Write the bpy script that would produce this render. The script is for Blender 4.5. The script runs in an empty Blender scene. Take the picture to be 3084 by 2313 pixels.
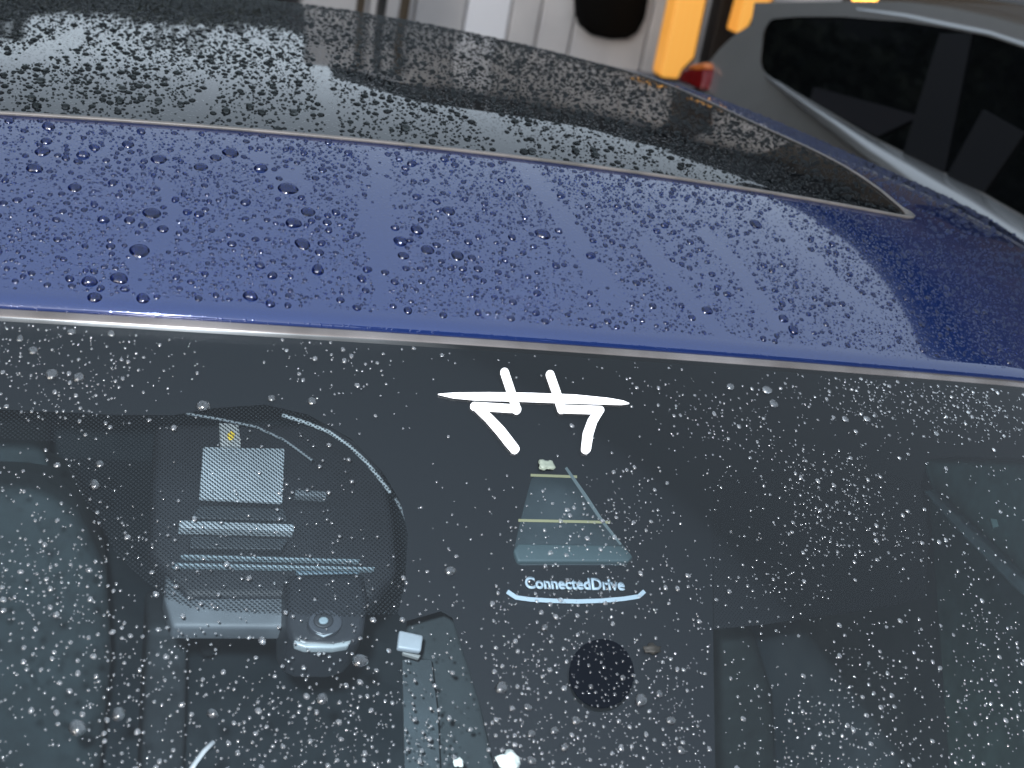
import bpy, bmesh, math, random
import numpy as np
from mathutils import Vector, Matrix
from mathutils.geometry import delaunay_2d_cdt
R = math.radians
random.seed(7); rng = np.random.default_rng(11)
sc = bpy.context.scene
COL = sc.collection

# ------------------------------------------------------------------ camera
CAM = Vector((-0.38332, -1.03410, 0.39591)); YAW, PIT, ROL = 0.346165, 0.369661, 0.189359
PW, PH, FPX = 3084.0, 2313.0, 4280.0
F = Vector((math.sin(YAW)*math.cos(PIT), math.cos(YAW)*math.cos(PIT), -math.sin(PIT)))
RT = Vector((math.cos(YAW), -math.sin(YAW), 0)); UP = RT.cross(F)
cr, sr = math.cos(ROL), math.sin(ROL)
cd = bpy.data.cameras.new('camera'); cam = bpy.data.objects.new('camera', cd); COL.objects.link(cam)
r2 = RT*cr + UP*sr; u2 = -RT*sr + UP*cr           # the phone is rolled anticlockwise
m = Matrix((r2, u2, -F)).transposed().to_4x4(); m.translation = CAM
cam.matrix_world = m
cd.sensor_width = 36; cd.lens = 36*FPX/PW; cd.clip_start = .02; cd.clip_end = 500
cd.dof.use_dof = True; cd.dof.focus_distance = 1.16; cd.dof.aperture_fstop = 9.0
sc.camera = cam
# ------------------------------------------------------------------ world, sun, phone light, exposure
SUN_EL, SUN_AZ = R(14), R(215)
w = bpy.data.worlds.new('World'); sc.world = w; w.use_nodes = True
nt = w.node_tree; bg = nt.nodes['Background']
sky = nt.nodes.new('ShaderNodeTexSky'); sky.sky_type = 'NISHITA'; sky.sun_disc = False
sky.sun_elevation = SUN_EL; sky.sun_rotation = SUN_AZ; sky.air_density = 1.0; sky.dust_density = 4.0; sky.ozone_density = 1.0
hs = nt.nodes.new('ShaderNodeHueSaturation'); hs.inputs['Saturation'].default_value = 0.42
nt.links.new(sky.outputs[0], hs.inputs['Color']); deck = nt.nodes.new('ShaderNodeMix'); deck.data_type = 'RGBA'; deck.inputs[0].default_value = .75      # a thin even cloud deck over the clear sky
deck.inputs[7].default_value = (2.55, 3.05, 3.6, 1)
nt.links.new(hs.outputs[0], deck.inputs[6]); nt.links.new(deck.outputs[2], bg.inputs[0]); bg.inputs[1].default_value = 0.12
sl = bpy.data.lights.new('sun', 'SUN'); sl.energy = 0.05; sl.angle = R(25); sl.color = (1, .86, .74)
so = bpy.data.objects.new('sun', sl); COL.objects.link(so)
so.rotation_euler = Vector((-math.sin(SUN_AZ)*math.cos(SUN_EL), -math.cos(SUN_AZ)*math.cos(SUN_EL), -math.sin(SUN_EL))).to_track_quat('-Z', 'Y').to_euler()
# the phone's own torch, whose glint shows in every drop
fl = bpy.data.lights.new('phone_torch', 'POINT'); fl.energy = 52.0; fl.shadow_soft_size = .006; fl.color = (.93, .95, 1)
fo = bpy.data.objects.new('phone_torch', fl); COL.objects.link(fo); fo.location = CAM - r2*.012 - F*.004 + u2*.02
vs = sc.view_settings; vs.view_transform = 'Standard'; vs.look = 'None'; vs.gamma = 1; vs.exposure = 1.5
cy = sc.cycles
cy.max_bounces = 14; cy.transmission_bounces = 10; cy.transparent_max_bounces = 24; cy.glossy_bounces = 5; cy.diffuse_bounces = 3
cy.sample_clamp_indirect = 3.0; cy.use_denoising = True; cy.blur_glossy = 0.3

# ------------------------------------------------------------------ shape of the car, in metres from the middle of the roof's front edge
KY = .12
YS = [0, .25, .55, .9, 1.3, 1.8]; YA = [0, .1, .122, .1173, .0713, -.0112]
QB, QB2, QC = .0605, .0966, .3624
def _spline():
    n = 6; h = np.diff(YS); a = np.array(YA); M = np.zeros((n, n)); r = np.zeros(n); M[0, 0] = M[-1, -1] = 1
    for i in range(1, n-1):
        M[i, i-1] = h[i-1]; M[i, i] = 2*(h[i-1]+h[i]); M[i, i+1] = h[i]
        r[i] = 6*((a[i+1]-a[i])/h[i]-(a[i]-a[i-1])/h[i-1])
    return np.linalg.solve(M, r)
YM = _spline(); YSn = np.array(YS); YAn = np.array(YA)
def A_(t):
    i = np.clip(np.searchsorted(YSn, t)-1, 0, 4); hh = YSn[i+1]-YSn[i]; u = t-YSn[i]; v = YSn[i+1]-t
    return YM[i]*v**3/(6*hh)+YM[i+1]*u**3/(6*hh)+(YAn[i]/hh-YM[i]*hh/6)*v+(YAn[i+1]/hh-YM[i+1]*hh/6)*u
def roof_z(x, y):
    x = np.asarray(x, float); y = np.asarray(y, float); t = y-KY*x*x
    e = np.maximum(0, np.abs(x)-.5); e2 = np.maximum(0, np.abs(x)-.72)
    z = A_(np.clip(t, 0, 1.8))-(QB+QB2*np.clip(t, 0, None))*x*x-QC*e**2-5*e2**2
    return z + np.minimum(t, 0)*.35 - np.maximum(t-1.8, 0)*.25
WS = math.tan(R(28.75))
def ws_z(x, y):
    x = np.asarray(x, float); y = np.asarray(y, float); yh = KY*x*x
    return roof_z(x, yh+.008)-.0055+(y-yh-.008)*WS-.04*(y-yh)**2
def nrm(fn, x, y, e=1e-3):
    a = -(fn(x+e, y)-fn(x-e, y))/(2*e); b = -(fn(x, y+e)-fn(x, y-e))/(2*e)
    n = np.stack([a, b, np.ones_like(a)], -1); return n/np.linalg.norm(n, axis=-1, keepdims=True)
# survey: where the sight line of a photo pixel meets a surface of the car, so that each mark lies on that surface
def ray(px, py):
    u = px-PW/2; v = py-PH/2; x = u*cr+v*sr; y = -u*sr+v*cr
    return (F*FPX+RT*x-UP*y).normalized()
def on(px, py, fn=ws_z, lift=0.0):
    d = ray(px, py); lo = .5
    f = lambda t: CAM.z+d.z*t-float(fn(CAM.x+d.x*t, CAM.y+d.y*t))-lift
    t = lo
    while f(t) > 0 and t < 6: t += .02
    a, b = t-.02, t
    for _ in range(22):
        c = (a+b)/2
        if f(c) > 0: a = c
        else: b = c
    return CAM+d*a
def onw(px, py): return on(px, py, ws_z)
def onr(px, py): return on(px, py, roof_z)
def aty(px, py, Y): d = ray(px, py); return CAM+d*((Y-CAM.y)/d.y)
def project(P):
    P = np.asarray(P, float)-np.array(CAM); z = P@np.array(F); x = FPX*(P@np.array(RT))/z; y = -FPX*(P@np.array(UP))/z
    return PW/2+x*cr-y*sr, PH/2+x*sr+y*cr

# ------------------------------------------------------------------ materials
def mat(name, col, rough=.5, metal=0, ior=1.5, **k):
    m = bpy.data.materials.new(name); m.use_nodes = True; b = m.node_tree.nodes['Principled BSDF']
    b.inputs['Base Color'].default_value = (*col, 1); b.inputs['Roughness'].default_value = rough
    b.inputs['Metallic'].default_value = metal; b.inputs['IOR'].default_value = ior
    for kk, v in k.items(): b.inputs[kk.replace('_', ' ')].default_value = v
    return m
def noise_tint(m, a, b, scale=8, detail=6, bump=0, bscale=200, coord='Object'):
    nt = m.node_tree; B = nt.nodes['Principled BSDF']; tc = nt.nodes.new('ShaderNodeTexCoord')
    n = nt.nodes.new('ShaderNodeTexNoise'); n.inputs['Scale'].default_value = scale; n.inputs['Detail'].default_value = detail
    r = nt.nodes.new('ShaderNodeValToRGB'); r.color_ramp.elements[0].position = .35; r.color_ramp.elements[1].position = .65
    r.color_ramp.elements[0].color = (*a, 1); r.color_ramp.elements[1].color = (*b, 1)
    nt.links.new(tc.outputs[coord], n.inputs['Vector']); nt.links.new(n.outputs[0], r.inputs[0]); nt.links.new(r.outputs[0], B.inputs['Base Color'])
    if bump:
        n2 = nt.nodes.new('ShaderNodeTexNoise'); n2.inputs['Scale'].default_value = bscale; n2.inputs['Detail'].default_value = 3
        bp = nt.nodes.new('ShaderNodeBump'); bp.inputs['Strength'].default_value = bump; bp.inputs['Distance'].default_value = .002
        nt.links.new(tc.outputs[coord], n2.inputs['Vector']); nt.links.new(n2.outputs[0], bp.inputs['Height']); nt.links.new(bp.outputs[0], B.inputs['Normal'])
    return m
M = {}
M['blue'] = mat('blue_paint', (.006, .0175, .080), .09, .25, 1.5, Coat_Weight=1.0, Coat_Roughness=.015, Coat_IOR=1.75)
def wet_film(m, strength, scale=260):
    # the finest mist between the drops, as relief only
    nt = m.node_tree; B = nt.nodes['Principled BSDF']; tc = nt.nodes.new('ShaderNodeTexCoord')
    v = nt.nodes.new('ShaderNodeTexVoronoi'); v.inputs['Scale'].default_value = scale
    rp = nt.nodes.new('ShaderNodeMapRange'); rp.inputs[1].default_value = .10; rp.inputs[2].default_value = .32; rp.inputs[3].default_value = 1; rp.inputs[4].default_value = 0
    bp = nt.nodes.new('ShaderNodeBump'); bp.inputs['Strength'].default_value = strength; bp.inputs['Distance'].default_value = .0006
    nt.links.new(tc.outputs['Object'], v.inputs['Vector']); nt.links.new(v.outputs['Distance'], rp.inputs[0]); nt.links.new(rp.outputs[0], bp.inputs['Height'])
    for s in ('Normal', 'Coat Normal'): nt.links.new(bp.outputs[0], B.inputs[s])
wet_film(M['blue'], .2)
M['panel_glass'] = mat('black_roof_glass', (.004, .005, .006), .02, 0, 1.75); wet_film(M['panel_glass'], .25)
M['seal'] = noise_tint(mat('grey_rubber_seal', (.10, .095, .09), .5), (.07, .066, .062), (.11, .10, .095), 25, 3)
M['trim'] = noise_tint(mat('satin_edge_trim', (.2, .18, .17), .25, .8), (.15, .13, .12), (.30, .27, .26), 9, 4)
M['frit'] = mat('black_ceramic_print', (.006, .007, .009), .45)
M['black'] = mat('black_plastic', (.012, .013, .015), .5)
M['cabin'] = noise_tint(mat('dark_grey_trim', (.09, .125, .145), .8), (.07, .10, .12), (.12, .155, .175), 6, 5)
M['white'] = mat('white_reflective_film', (.92, .93, .95), .35)
M['print'] = mat('pale_print', (.36, .42, .47), .4)
M['yellow'] = mat('cream_line', (.27, .25, .14), .5)
def thin_glass(name, tint, ior=1.5):
    m = bpy.data.materials.new(name); m.use_nodes = True; nt = m.node_tree; nt.nodes.clear()
    o = nt.nodes.new('ShaderNodeOutputMaterial'); t = nt.nodes.new('ShaderNodeBsdfTransparent'); g = nt.nodes.new('ShaderNodeBsdfGlossy')
    fr = nt.nodes.new('ShaderNodeFresnel'); mx = nt.nodes.new('ShaderNodeMixShader'); fr.inputs[0].default_value = ior
    t.inputs[0].default_value = (*tint, 1); g.inputs['Roughness'].default_value = .01
    nt.links.new(fr.outputs[0], mx.inputs[0]); nt.links.new(t.outputs[0], mx.inputs[1]); nt.links.new(g.outputs[0], mx.inputs[2]); nt.links.new(mx.outputs[0], o.inputs[0])
    return m
M['ws'] = thin_glass('windshield_glass', (.74, .81, .84))
M['side_glass'] = mat('tinted_side_glass', (.002, .0025, .003), .03, 0, 1.5)
def dots(name, pitch, r0, soft=.06):
    # printed dot screen: black dots on clear glass in a diagonal grid
    m = bpy.data.materials.new(name); m.use_nodes = True; nt = m.node_tree; B = nt.nodes['Principled BSDF']
    B.inputs['Base Color'].default_value = (.006, .007, .009, 1); B.inputs['Roughness'].default_value = .5
    tc = nt.nodes.new('ShaderNodeTexCoord'); mp = nt.nodes.new('ShaderNodeMapping'); mp.vector_type = 'POINT'
    mp.inputs['Rotation'].default_value = (0, 0, R(45)); s = 1/pitch; mp.inputs['Scale'].default_value = (s, s, s)
    nt.links.new(tc.outputs['UV'], mp.inputs[0])
    fr = nt.nodes.new('ShaderNodeVectorMath'); fr.operation = 'FRACTION'; sb = nt.nodes.new('ShaderNodeVectorMath'); sb.operation = 'SUBTRACT'; sb.inputs[1].default_value = (.5, .5, 0)
    ln = nt.nodes.new('ShaderNodeVectorMath'); ln.operation = 'LENGTH'
    mu = nt.nodes.new('ShaderNodeVectorMath'); mu.operation = 'MULTIPLY'; mu.inputs[1].default_value = (1, 1, 0)
    nt.links.new(mp.outputs[0], fr.inputs[0]); nt.links.new(fr.outputs[0], sb.inputs[0]); nt.links.new(sb.outputs[0], mu.inputs[0]); nt.links.new(mu.outputs[0], ln.inputs[0])
    mr = nt.nodes.new('ShaderNodeMapRange'); mr.inputs[1].default_value = r0-soft; mr.inputs[2].default_value = r0+soft; mr.inputs[3].default_value = 1; mr.inputs[4].default_value = 0
    nt.links.new(ln.outputs['Value'], mr.inputs[0])
    nt.links.new(mr.outputs[0], B.inputs['Alpha'])
    return m
M['dots'] = dots('printed_dot_screen', .0025, .30)
M['dots_dense'] = dots('printed_dense_dot_screen', .0022, .56)
def water(name, rough=.03, torch_return=0.0, glint=.04, tint=(1, 1, 1)):
    m = bpy.data.materials.new(name); m.use_nodes = True; nt = m.node_tree; nt.nodes.clear()
    o = nt.nodes.new('ShaderNodeOutputMaterial'); g = nt.nodes.new('ShaderNodeBsdfGlass'); g.inputs['IOR'].default_value = 1.333; g.inputs['Color'].default_value = (*tint, 1); g.inputs['Roughness'].default_value = rough
    gl = nt.nodes.new('ShaderNodeBsdfGlossy'); gl.inputs['Roughness'].default_value = .12; m0 = nt.nodes.new('ShaderNodeMixShader'); m0.inputs[0].default_value = glint
    nt.links.new(g.outputs[0], m0.inputs[1]); nt.links.new(gl.outputs[0], m0.inputs[2])
    d = nt.nodes.new('ShaderNodeBsdfDiffuse'); d.inputs[0].default_value = (.8, .84, .9, 1); mx = nt.nodes.new('ShaderNodeMixShader'); mx.inputs[0].default_value = torch_return  # diffuse share imitates torch light thrown back by the drops
    nt.links.new(m0.outputs[0], mx.inputs[1]); nt.links.new(d.outputs[0], mx.inputs[2]); nt.links.new(mx.outputs[0], o.inputs[0])
    return m
M['water'] = water('rain_water', .03, 0, .045, (.40, .46, .68))  # dark tint stands in for the reflection lost under a drop
M['water_dark'] = water('rain_water_on_roof_glass', .03, 0, .012, (.4, .42, .42))  # tint darkened likewise, in place of the lost reflection
M['water_ws'] = water('rain_water_on_glass', .03, .006, .06)
M['water_fine'] = water('fine_rain_water_on_glass', .05, .034, .08)

# ------------------------------------------------------------------ helpers
def link(name, me, mt=None, parent=None):
    o = bpy.data.objects.new(name, me); COL.objects.link(o)
    if mt is not None: me.materials.append(mt)
    if parent is not None: o.parent = parent
    return o
def mesh(name, V, Fc, mt=None, parent=None, smooth=True, normals=None):
    me = bpy.data.meshes.new(name); me.from_pydata([tuple(map(float, v)) for v in V], [], [tuple(map(int, f)) for f in Fc]); me.update()
    if smooth: me.polygons.foreach_set('use_smooth', [True]*len(me.polygons))
    if normals is not None: me.normals_split_custom_set_from_vertices([tuple(map(float, n)) for n in normals])
    return link(name, me, mt, parent)
def tag(o, label, cat=None, group=None, kind=None):
    if label: o['label'] = label
    if cat: o['category'] = cat
    if group: o['group'] = group
    if kind: o['kind'] = kind
    return o
def empty(name, loc, label, cat, group=None):
    o = bpy.data.objects.new(name, None); COL.objects.link(o); o.location = loc; o.empty_display_size = .1
    return tag(o, label, cat, group)
def under(o, par):      # parent while keeping the place (parents are pure translations)
    o.parent = par; o.location = Vector(o.location)-par.location; return o
def inside(poly, x, y):
    c = np.zeros(np.shape(x), bool); n = len(poly)
    for i in range(n):
        x1, y1 = poly[i]; x2, y2 = poly[(i+1) % n]
        if y1 == y2: continue
        k = ((y1 > y) != (y2 > y)) & (x < (x2-x1)*(y-y1)/(y2-y1)+x1); c ^= k
    return c
def dense(poly, step=.02, closed=True):
    out = []; n = len(poly)
    for i in range(n if closed else n-1):
        a = Vector(poly[i][:2]); b = Vector(poly[(i+1) % n][:2]); k = max(1, int((b-a).length/step))
        for j in range(k): out.append(tuple(a.lerp(b, j/k)))
    if not closed: out.append(tuple(poly[-1][:2]))
    return out
def rnd(poly, r, n=6):  # round the corners of a plan polygon
    out = []; N = len(poly)
    for i in range(N):
        p = Vector(poly[i]); a = Vector(poly[i-1])-p; b = Vector(poly[(i+1) % N])-p
        k = min(r, a.length*.45, b.length*.45); A = p+a.normalized()*k; B = p+b.normalized()*k
        for j in range(n+1):
            t = j/n; out.append(tuple((1-t)**2*A+2*t*(1-t)*p+t*t*B))
    return out
def sheet(name, fn, outer, holes, mt, parent, lift=0, grid=.02, uv=False):
    """a sheet lying on the car surface fn over the plan polygon outer, less holes"""
    loops = [dense(outer, grid)]+[dense(h, grid*.7) for h in holes]
    pts = []; edges = []
    for l in loops:
        s = len(pts); pts += l; edges += [(s+i, s+(i+1) % len(l)) for i in range(len(l))]
    o = np.array(loops[0]); x0, y0 = o.min(0); x1, y1 = o.max(0)
    gx, gy = np.meshgrid(np.arange(x0+grid/2, x1, grid), np.arange(y0+grid/2, y1, grid)); gx = gx.ravel(); gy = gy.ravel()
    ins = inside(loops[0], gx, gy)
    for h in loops[1:]: ins &= ~inside(h, gx, gy)
    pts += [(a, b) for a, b in zip(gx[ins], gy[ins])]
    v, e, f, *_ = delaunay_2d_cdt([Vector(p) for p in pts], edges, [], 0, 1e-7)
    v = np.array([tuple(q) for q in v]); f = np.array([t for t in f if len(t) == 3])
    c = v[f].mean(1); ok = inside(loops[0], c[:, 0], c[:, 1])
    for h in loops[1:]: ok &= ~inside(h, c[:, 0], c[:, 1])
    f = f[ok]
    ar = (v[f[:, 1]]-v[f[:, 0]]); br = (v[f[:, 2]]-v[f[:, 0]]); s = ar[:, 0]*br[:, 1]-ar[:, 1]*br[:, 0]
    f[s < 0] = f[s < 0][:, ::-1]
    z = fn(v[:, 0], v[:, 1])+lift; V = np.column_stack([v, z]); N = nrm(fn, v[:, 0], v[:, 1])
    ob = mesh(name, V, f, mt, parent, True, N)
    if uv:
        ul = ob.data.uv_layers.new(name='plan'); li = np.zeros(len(ob.data.loops), int); ob.data.loops.foreach_get('vertex_index', li)
        q = np.column_stack([v[li, 0], v[li, 1]/math.cos(R(28.75))]); ul.data.foreach_set('uv', q.ravel())
    return ob
def tube(name, P, r, mt, parent=None, n=8, caps=True, flat=1.0, radii=None):
    P = [Vector(p) for p in P]; V = []; Fc = []
    for i, p in enumerate(P):
        t = (P[min(i+1, len(P)-1)]-P[max(i-1, 0)]).normalized(); s = t.cross(Vector((0, .3, 1))).normalized(); u = s.cross(t)
        rr = radii[i] if radii else r
        for k in range(n):
            a = 2*math.pi*k/n; V.append(p+s*math.cos(a)*rr+u*math.sin(a)*rr*flat)
    for i in range(len(P)-1):
        for k in range(n): Fc.append((i*n+k, i*n+(k+1) % n, (i+1)*n+(k+1) % n, (i+1)*n+k))
    if caps: Fc.append(tuple(range(n))[::-1]); Fc.append(tuple((len(P)-1)*n+k for k in range(n)))
    return mesh(name, V, Fc, mt, parent)
def prism(name, pts, vec, mt, parent=None, bevel=0, seg=3, smooth=False):
    """a solid whose front outline is pts (3-D), carried back along vec"""
    pts = [Vector(p) for p in pts]; n = len(pts); vec = Vector(vec)
    nn = Vector((0, 0, 0))
    for i in range(n): nn += pts[i].cross(pts[(i+1) % n])
    if nn.dot(vec) > 0: pts = pts[::-1]
    V = pts+[p+vec for p in pts]; Fc = [tuple(range(n)), tuple(range(2*n-1, n-1, -1))]+[(i, i+n, (i+1) % n+n, (i+1) % n) for i in range(n)]
    bm = bmesh.new(); bv = [bm.verts.new(v) for v in V]
    for f in Fc: bm.faces.new([bv[i] for i in f])
    bmesh.ops.recalc_face_normals(bm, faces=bm.faces)
    if bevel:
        bmesh.ops.bevel(bm, geom=[e for e in bm.edges if e.calc_face_angle(0) > .6], offset=bevel, segments=seg, profile=.6, affect='EDGES', clamp_overlap=True)
        smooth = True
    me = bpy.data.meshes.new(name); bm.to_mesh(me); bm.free()
    if smooth: me.polygons.foreach_set('use_smooth', [True]*len(me.polygons)); me.set_sharp_from_angle(angle=R(50))
    return link(name, me, mt, parent)
def box(name, lo, hi, mt, parent=None, bevel=0):
    (a, b, c), (d, e, f) = lo, hi
    return prism(name, [(a, b, c), (d, b, c), (d, b, f), (a, b, f)], (0, e-b, 0), mt, parent, bevel)
WN = Vector((0, -math.sin(R(28.75)), math.cos(R(28.75))))        # outward normal of the windshield
WI = -WN
def pxw(pts): return [tuple(onw(*p)[:2]) for p in pts]
def pxr(pts): return [tuple(onr(*p)[:2]) for p in pts]
def slab(name, pts, depth, thick, mt, parent, bevel=.002, lean=None):
    """a solid behind the windshield, its front face lying depth below the glass"""
    q = [onw(*p)+WI*0 for p in pts]
    q2 = []
    for (px, py), s in zip(pts, q):
        d = ray(px, py); k = depth/abs(d.dot(WN)); q2.append(s+d*k)
    return prism(name, q2, (lean or WI)*thick, mt, parent, bevel)

# ================================================================== SETTING
asph = noise_tint(mat('wet_asphalt', (.05, .05, .052), .45), (.035, .036, .038), (.065, .065, .066), 3, 8, .5, 60)
g = mesh('ground', [(-60, -60, -1.5), (60, -60, -1.5), (60, 90, -1.5), (-60, 90, -1.5)], [(0, 1, 2, 3)], asph, None, False); g['kind'] = 'structure'

BY = 6.0
wallm = noise_tint(mat('pale_wall_board', (.5, .5, .52), .75), (.45, .45, .47), (.57, .56, .57), 3, 6)
bld = empty('panelled_building', (2, BY, -1.5), 'pale grey building clad in upright panels with dark fascia behind the blue car', 'building')
def wx(px): return aty(px, 60, BY).x
seams = [.55, 1.05, wx(1245), wx(1400), wx(1535), wx(1625), wx(1730), wx(1960), wx(2010)]
xs = [.72]+[q_ for q_ in seams if q_ > .9]+[3.15]
white_strip = mat('white_painted_panel', (.80, .82, .88), .5)
eave = lambda x: 1.85 if x < 2.6 else 2.1
def panel(x0, x1, z1, mt, nm='wall_panel', y=BY):
    o = box(nm, (x0+.006, y, -1.5), (x1-.006, y+.12, z1), mt, None, .008); return under(o, bld)
for a, b in zip(xs[:-1], xs[1:]):
    if b-a < .02: continue
    mid = (a+b)/2
    o = panel(a, b, 1.1 if mid < 1.35 else eave(mid)-.28, white_strip if abs(mid-(wx(1400)+wx(1535))/2) < .05 else wallm)
    if abs(mid-(wx(1400)+wx(1535))/2) < .05: o['label'] = 'brighter white upright panel'
back = box('wall', (.72, BY+.1, -1.5), (5.2, BY+2.5, 1.0), mat('dark_backing_wall', (.05, .05, .055), .9)); under(back, bld)
# a low darker plinth band across the panels
pl = box('plinth', (.72, BY-.03, -1.5), (3.1, BY+.02, aty(1550, 150, BY).z-.02), noise_tint(mat('grey_plinth', (.2, .21, .25), .8), (.17, .18, .21), (.24, .25, .29), 5), None, .006); under(pl, bld)
fas = mat('dark_fascia', (.012, .013, .015), .6)
for x0, x1, z in ((1.25, 2.6, 1.85), (2.6, 3.6, 2.15), (3.6, 4.3, 2.75), (4.3, 5.3, 3.6)):
    o = box('fascia', (x0, BY-.6, z-.55), (x1, BY+2.2, z), fas, None, .02); under(o, bld)
    o = box('wall', (x0, BY+.02 if x0 > 2.5 else BY+.06, -1.5), (x1, BY+2.3, z-.26), wallm if x0 < 3.2 else mat('brown_boarded_wall', (.09, .075, .06), .8)); under(o, bld)
# dark posts at the left
postm = mat('dark_brown_post', (.05, .035, .02), .6)
for i, (px, wpx, mt_) in enumerate(((1088, 26, postm), (1152, 30, M['black']), (1222, 30, postm))):
    p = aty(px, 20, BY-.5); hw = wpx/FPX*6/2
    o = box('upright_post', (p.x-hw, BY-.5, -1.5), (p.x+hw, BY-.5+2*hw, 1.0), mt_, None, .01)
    tag(o, ('thin brown post left of the black post before the pale wall', 'black post between two brown posts before the pale wall', 'brown post right of the black post before the pale wall')[i], 'post', 'posts before the pale wall')
# rounded black window in the wall
bw = [(1738, -60), (1742, 35), (1752, 80), (1785, 108), (1840, 120), (1890, 118), (1922, 100), (1945, 55), (1965, -60)]
fr = prism('window', [aty(x, y, BY-.07) for x, y in bw], (0, .09, 0), mat('black_rubber_frame', (.003, .003, .003), .8, Specular_IOR_Level=.1), None, .015); under(fr, bld)
pn = prism('pane', [aty(1850+(x-1850)*.9, 20+(y-20)*.9, BY-.078) for x, y in bw], (0, .02, 0), mat('dark_window_pane', (.002, .002, .002), .5, Specular_IOR_Level=.1), None, .004)
pn.parent = fr; pn.location = Vector((0, 0, 0)); 
# orange lit strips
amber = bpy.data.materials.new('amber_light'); amber.use_nodes = True
b_ = amber.node_tree.nodes['Principled BSDF']; b_.inputs['Base Color'].default_value = (.6, .3, .08, 1)
tcn = amber.node_tree.nodes.new('ShaderNodeTexCoord'); sp = amber.node_tree.nodes.new('ShaderNodeTexWave'); sp.inputs['Scale'].default_value = 9; sp.inputs['Distortion'].default_value = .6
rr = amber.node_tree.nodes.new('ShaderNodeValToRGB'); rr.color_ramp.elements[0].color = (1, .40, .045, 1); rr.color_ramp.elements[1].color = (1, .50, .08, 1)
amber.node_tree.links.new(tcn.outputs['Object'], sp.inputs[0]); amber.node_tree.links.new(sp.outputs[1], rr.inputs[0]); amber.node_tree.links.new(rr.outputs[0], b_.inputs['Emission Color'])
b_.inputs['Emission Strength'].default_value = .2
LB = 5.6
def light_column(pts, lab):
    e = empty('light_column', aty(*pts[0], LB), lab, 'light', 'amber light columns beside the building')
    o = prism('diffuser', [aty(x, y, LB) for x, y in pts], (0, .12, 0), amber, None, .02); under(o, e)
    q = [aty(x, y, LB+.1) for x, y in pts]; c = sum(q, Vector())/len(q)
    o = prism('housing', [c+(v-c)*1.05 for v in q], (0, .08, 0), M['black'], None); under(o, e); return e
light_column([(2058, -260), (2146, -260), (2128, 0), (2091, 174), (2055, 210), (2042, 238), (1995, 234), (1990, 222), (2037, 0)], 'wide amber lit column beside the rounded black window')
light_column([(2272, -260), (2368, -260), (2330, 0), (2272, 40), (2255, 78), (2222, 102), (2217, 96), (2243, 0)], 'amber lit column partly behind the silver car roof')
dk = box('door', (aty(2110, 100, BY).x+.02, BY-.12, -1.5), (aty(2230, 100, BY).x, BY+.0, 1.7), mat('dark_brown_door', (.012, .008, .006), .5), None, .01); under(dk, bld)
# tall dark building to the right, beyond the silver car
tb = empty('tall_building', (5.2, 3, -1.5), 'tall dark brown rendered building to the right beyond the silver car', 'building')
tm = noise_tint(mat('brown_render', (.06, .045, .035), .85), (.045, .036, .03), (.09, .066, .048), 2, 8)
o = box('wall', (5.3, 2.6, -1.5), (9, BY+.9, 4.4), tm); under(o, tb)
o = box('roof', (4.95, 2.4, 4.4), (9.3, BY+1.2, 4.65), fas, None, .03); under(o, tb)
for k in range(2):
    f_ = box('window', (5.24, 3.0+k*2.0, .8), (5.34, 4.1+k*2.0, 2.1), M['black'], None, .01); under(f_, tb)
    p_ = box('pane', (5.225, 3.06+k*2.0, .86), (5.238, 4.04+k*2.0, 2.04), M['side_glass']); p_.parent = f_; p_.location = (0, 0, 0)
# amber lamp on the tall building, just above the silver car's roof in the photo
lp = aty(2605, -8, 4.6)
le = empty('wall_lamp', lp, 'small amber bulb glowing above the silver car roof', 'lamp')
ball = amber.copy(); ball.name = 'amber_bulb'; ball.node_tree.nodes['Principled BSDF'].inputs['Emission Strength'].default_value = 1.6
bm = bmesh.new(); bmesh.ops.create_uvsphere(bm, u_segments=20, v_segments=12, radius=.055, matrix=Matrix.Translation(lp)); me = bpy.data.meshes.new('bulb'); bm.to_mesh(me); bm.free()
me.polygons.foreach_set('use_smooth', [True]*len(me.polygons)); under(link('bulb', me, ball), le)
under(tube('bracket', [lp+Vector((0, 0, .05)), lp+Vector((0, .1, .12)), lp+Vector((.3, .25, .14))], .012, M['black']), le)
under(tube('lamp_shade', [lp+Vector((0, 0, .045)), lp+Vector((0, 0, .075))], .05, M['black'], None, 16, True, 1, [.06, .03]), le)

# hedge of dark trees far left and behind: one leafy mass, uneven top
def hedge(name, x0, x1, y, hfun, n, seed):
    rg = np.random.default_rng(seed); V = []; Fc = []
    x = rg.uniform(x0, x1, n); h = hfun(x); zz = -1.5+(h+1.5)*rg.random(n)**.7; yy = y+rg.uniform(0, 1.2, n)
    zz += rg.normal(0, .05, n)
    for a, b, c in zip(x, yy, zz):
        s = rg.uniform(.03, .075); d = rg.normal(size=3); d /= np.linalg.norm(d); e = np.cross(d, rg.normal(size=3)); e /= np.linalg.norm(e)
        k = len(V); P = np.array([a, b, c]); V += [P-d*s, P+e*s*.5, P+d*s, P-e*s*.5]; Fc.append((k, k+1, k+2, k+3))
    return mesh(name, V, Fc, leaf, None, False)
leaf = noise_tint(mat('dark_leaf', (.03, .04, .025), .7), (.018, .026, .018), (.05, .06, .035), 2)
hd = hedge('hedge', -9, .8, 6.6, lambda x: 1.0+.08*np.sin(x*2.3)+.08*np.sin(x*5.1+1)+np.clip((-1.5-x)*3, 0, 4.2), 80000, 3)  # tall left end added to keep sky out of the silver car windows
tag(hd, 'dark leafy hedge left of the pale panelled wall', 'hedge', None, 'stuff')
core = box('garden_wall', (-9, 7.2, -1.5), (1.2, 7.4, .8), mat('dark_garden_wall', (.045, .05, .055), .9)); tag(core, 'dark grey garden wall standing behind the leafy hedge', 'wall')

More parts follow.
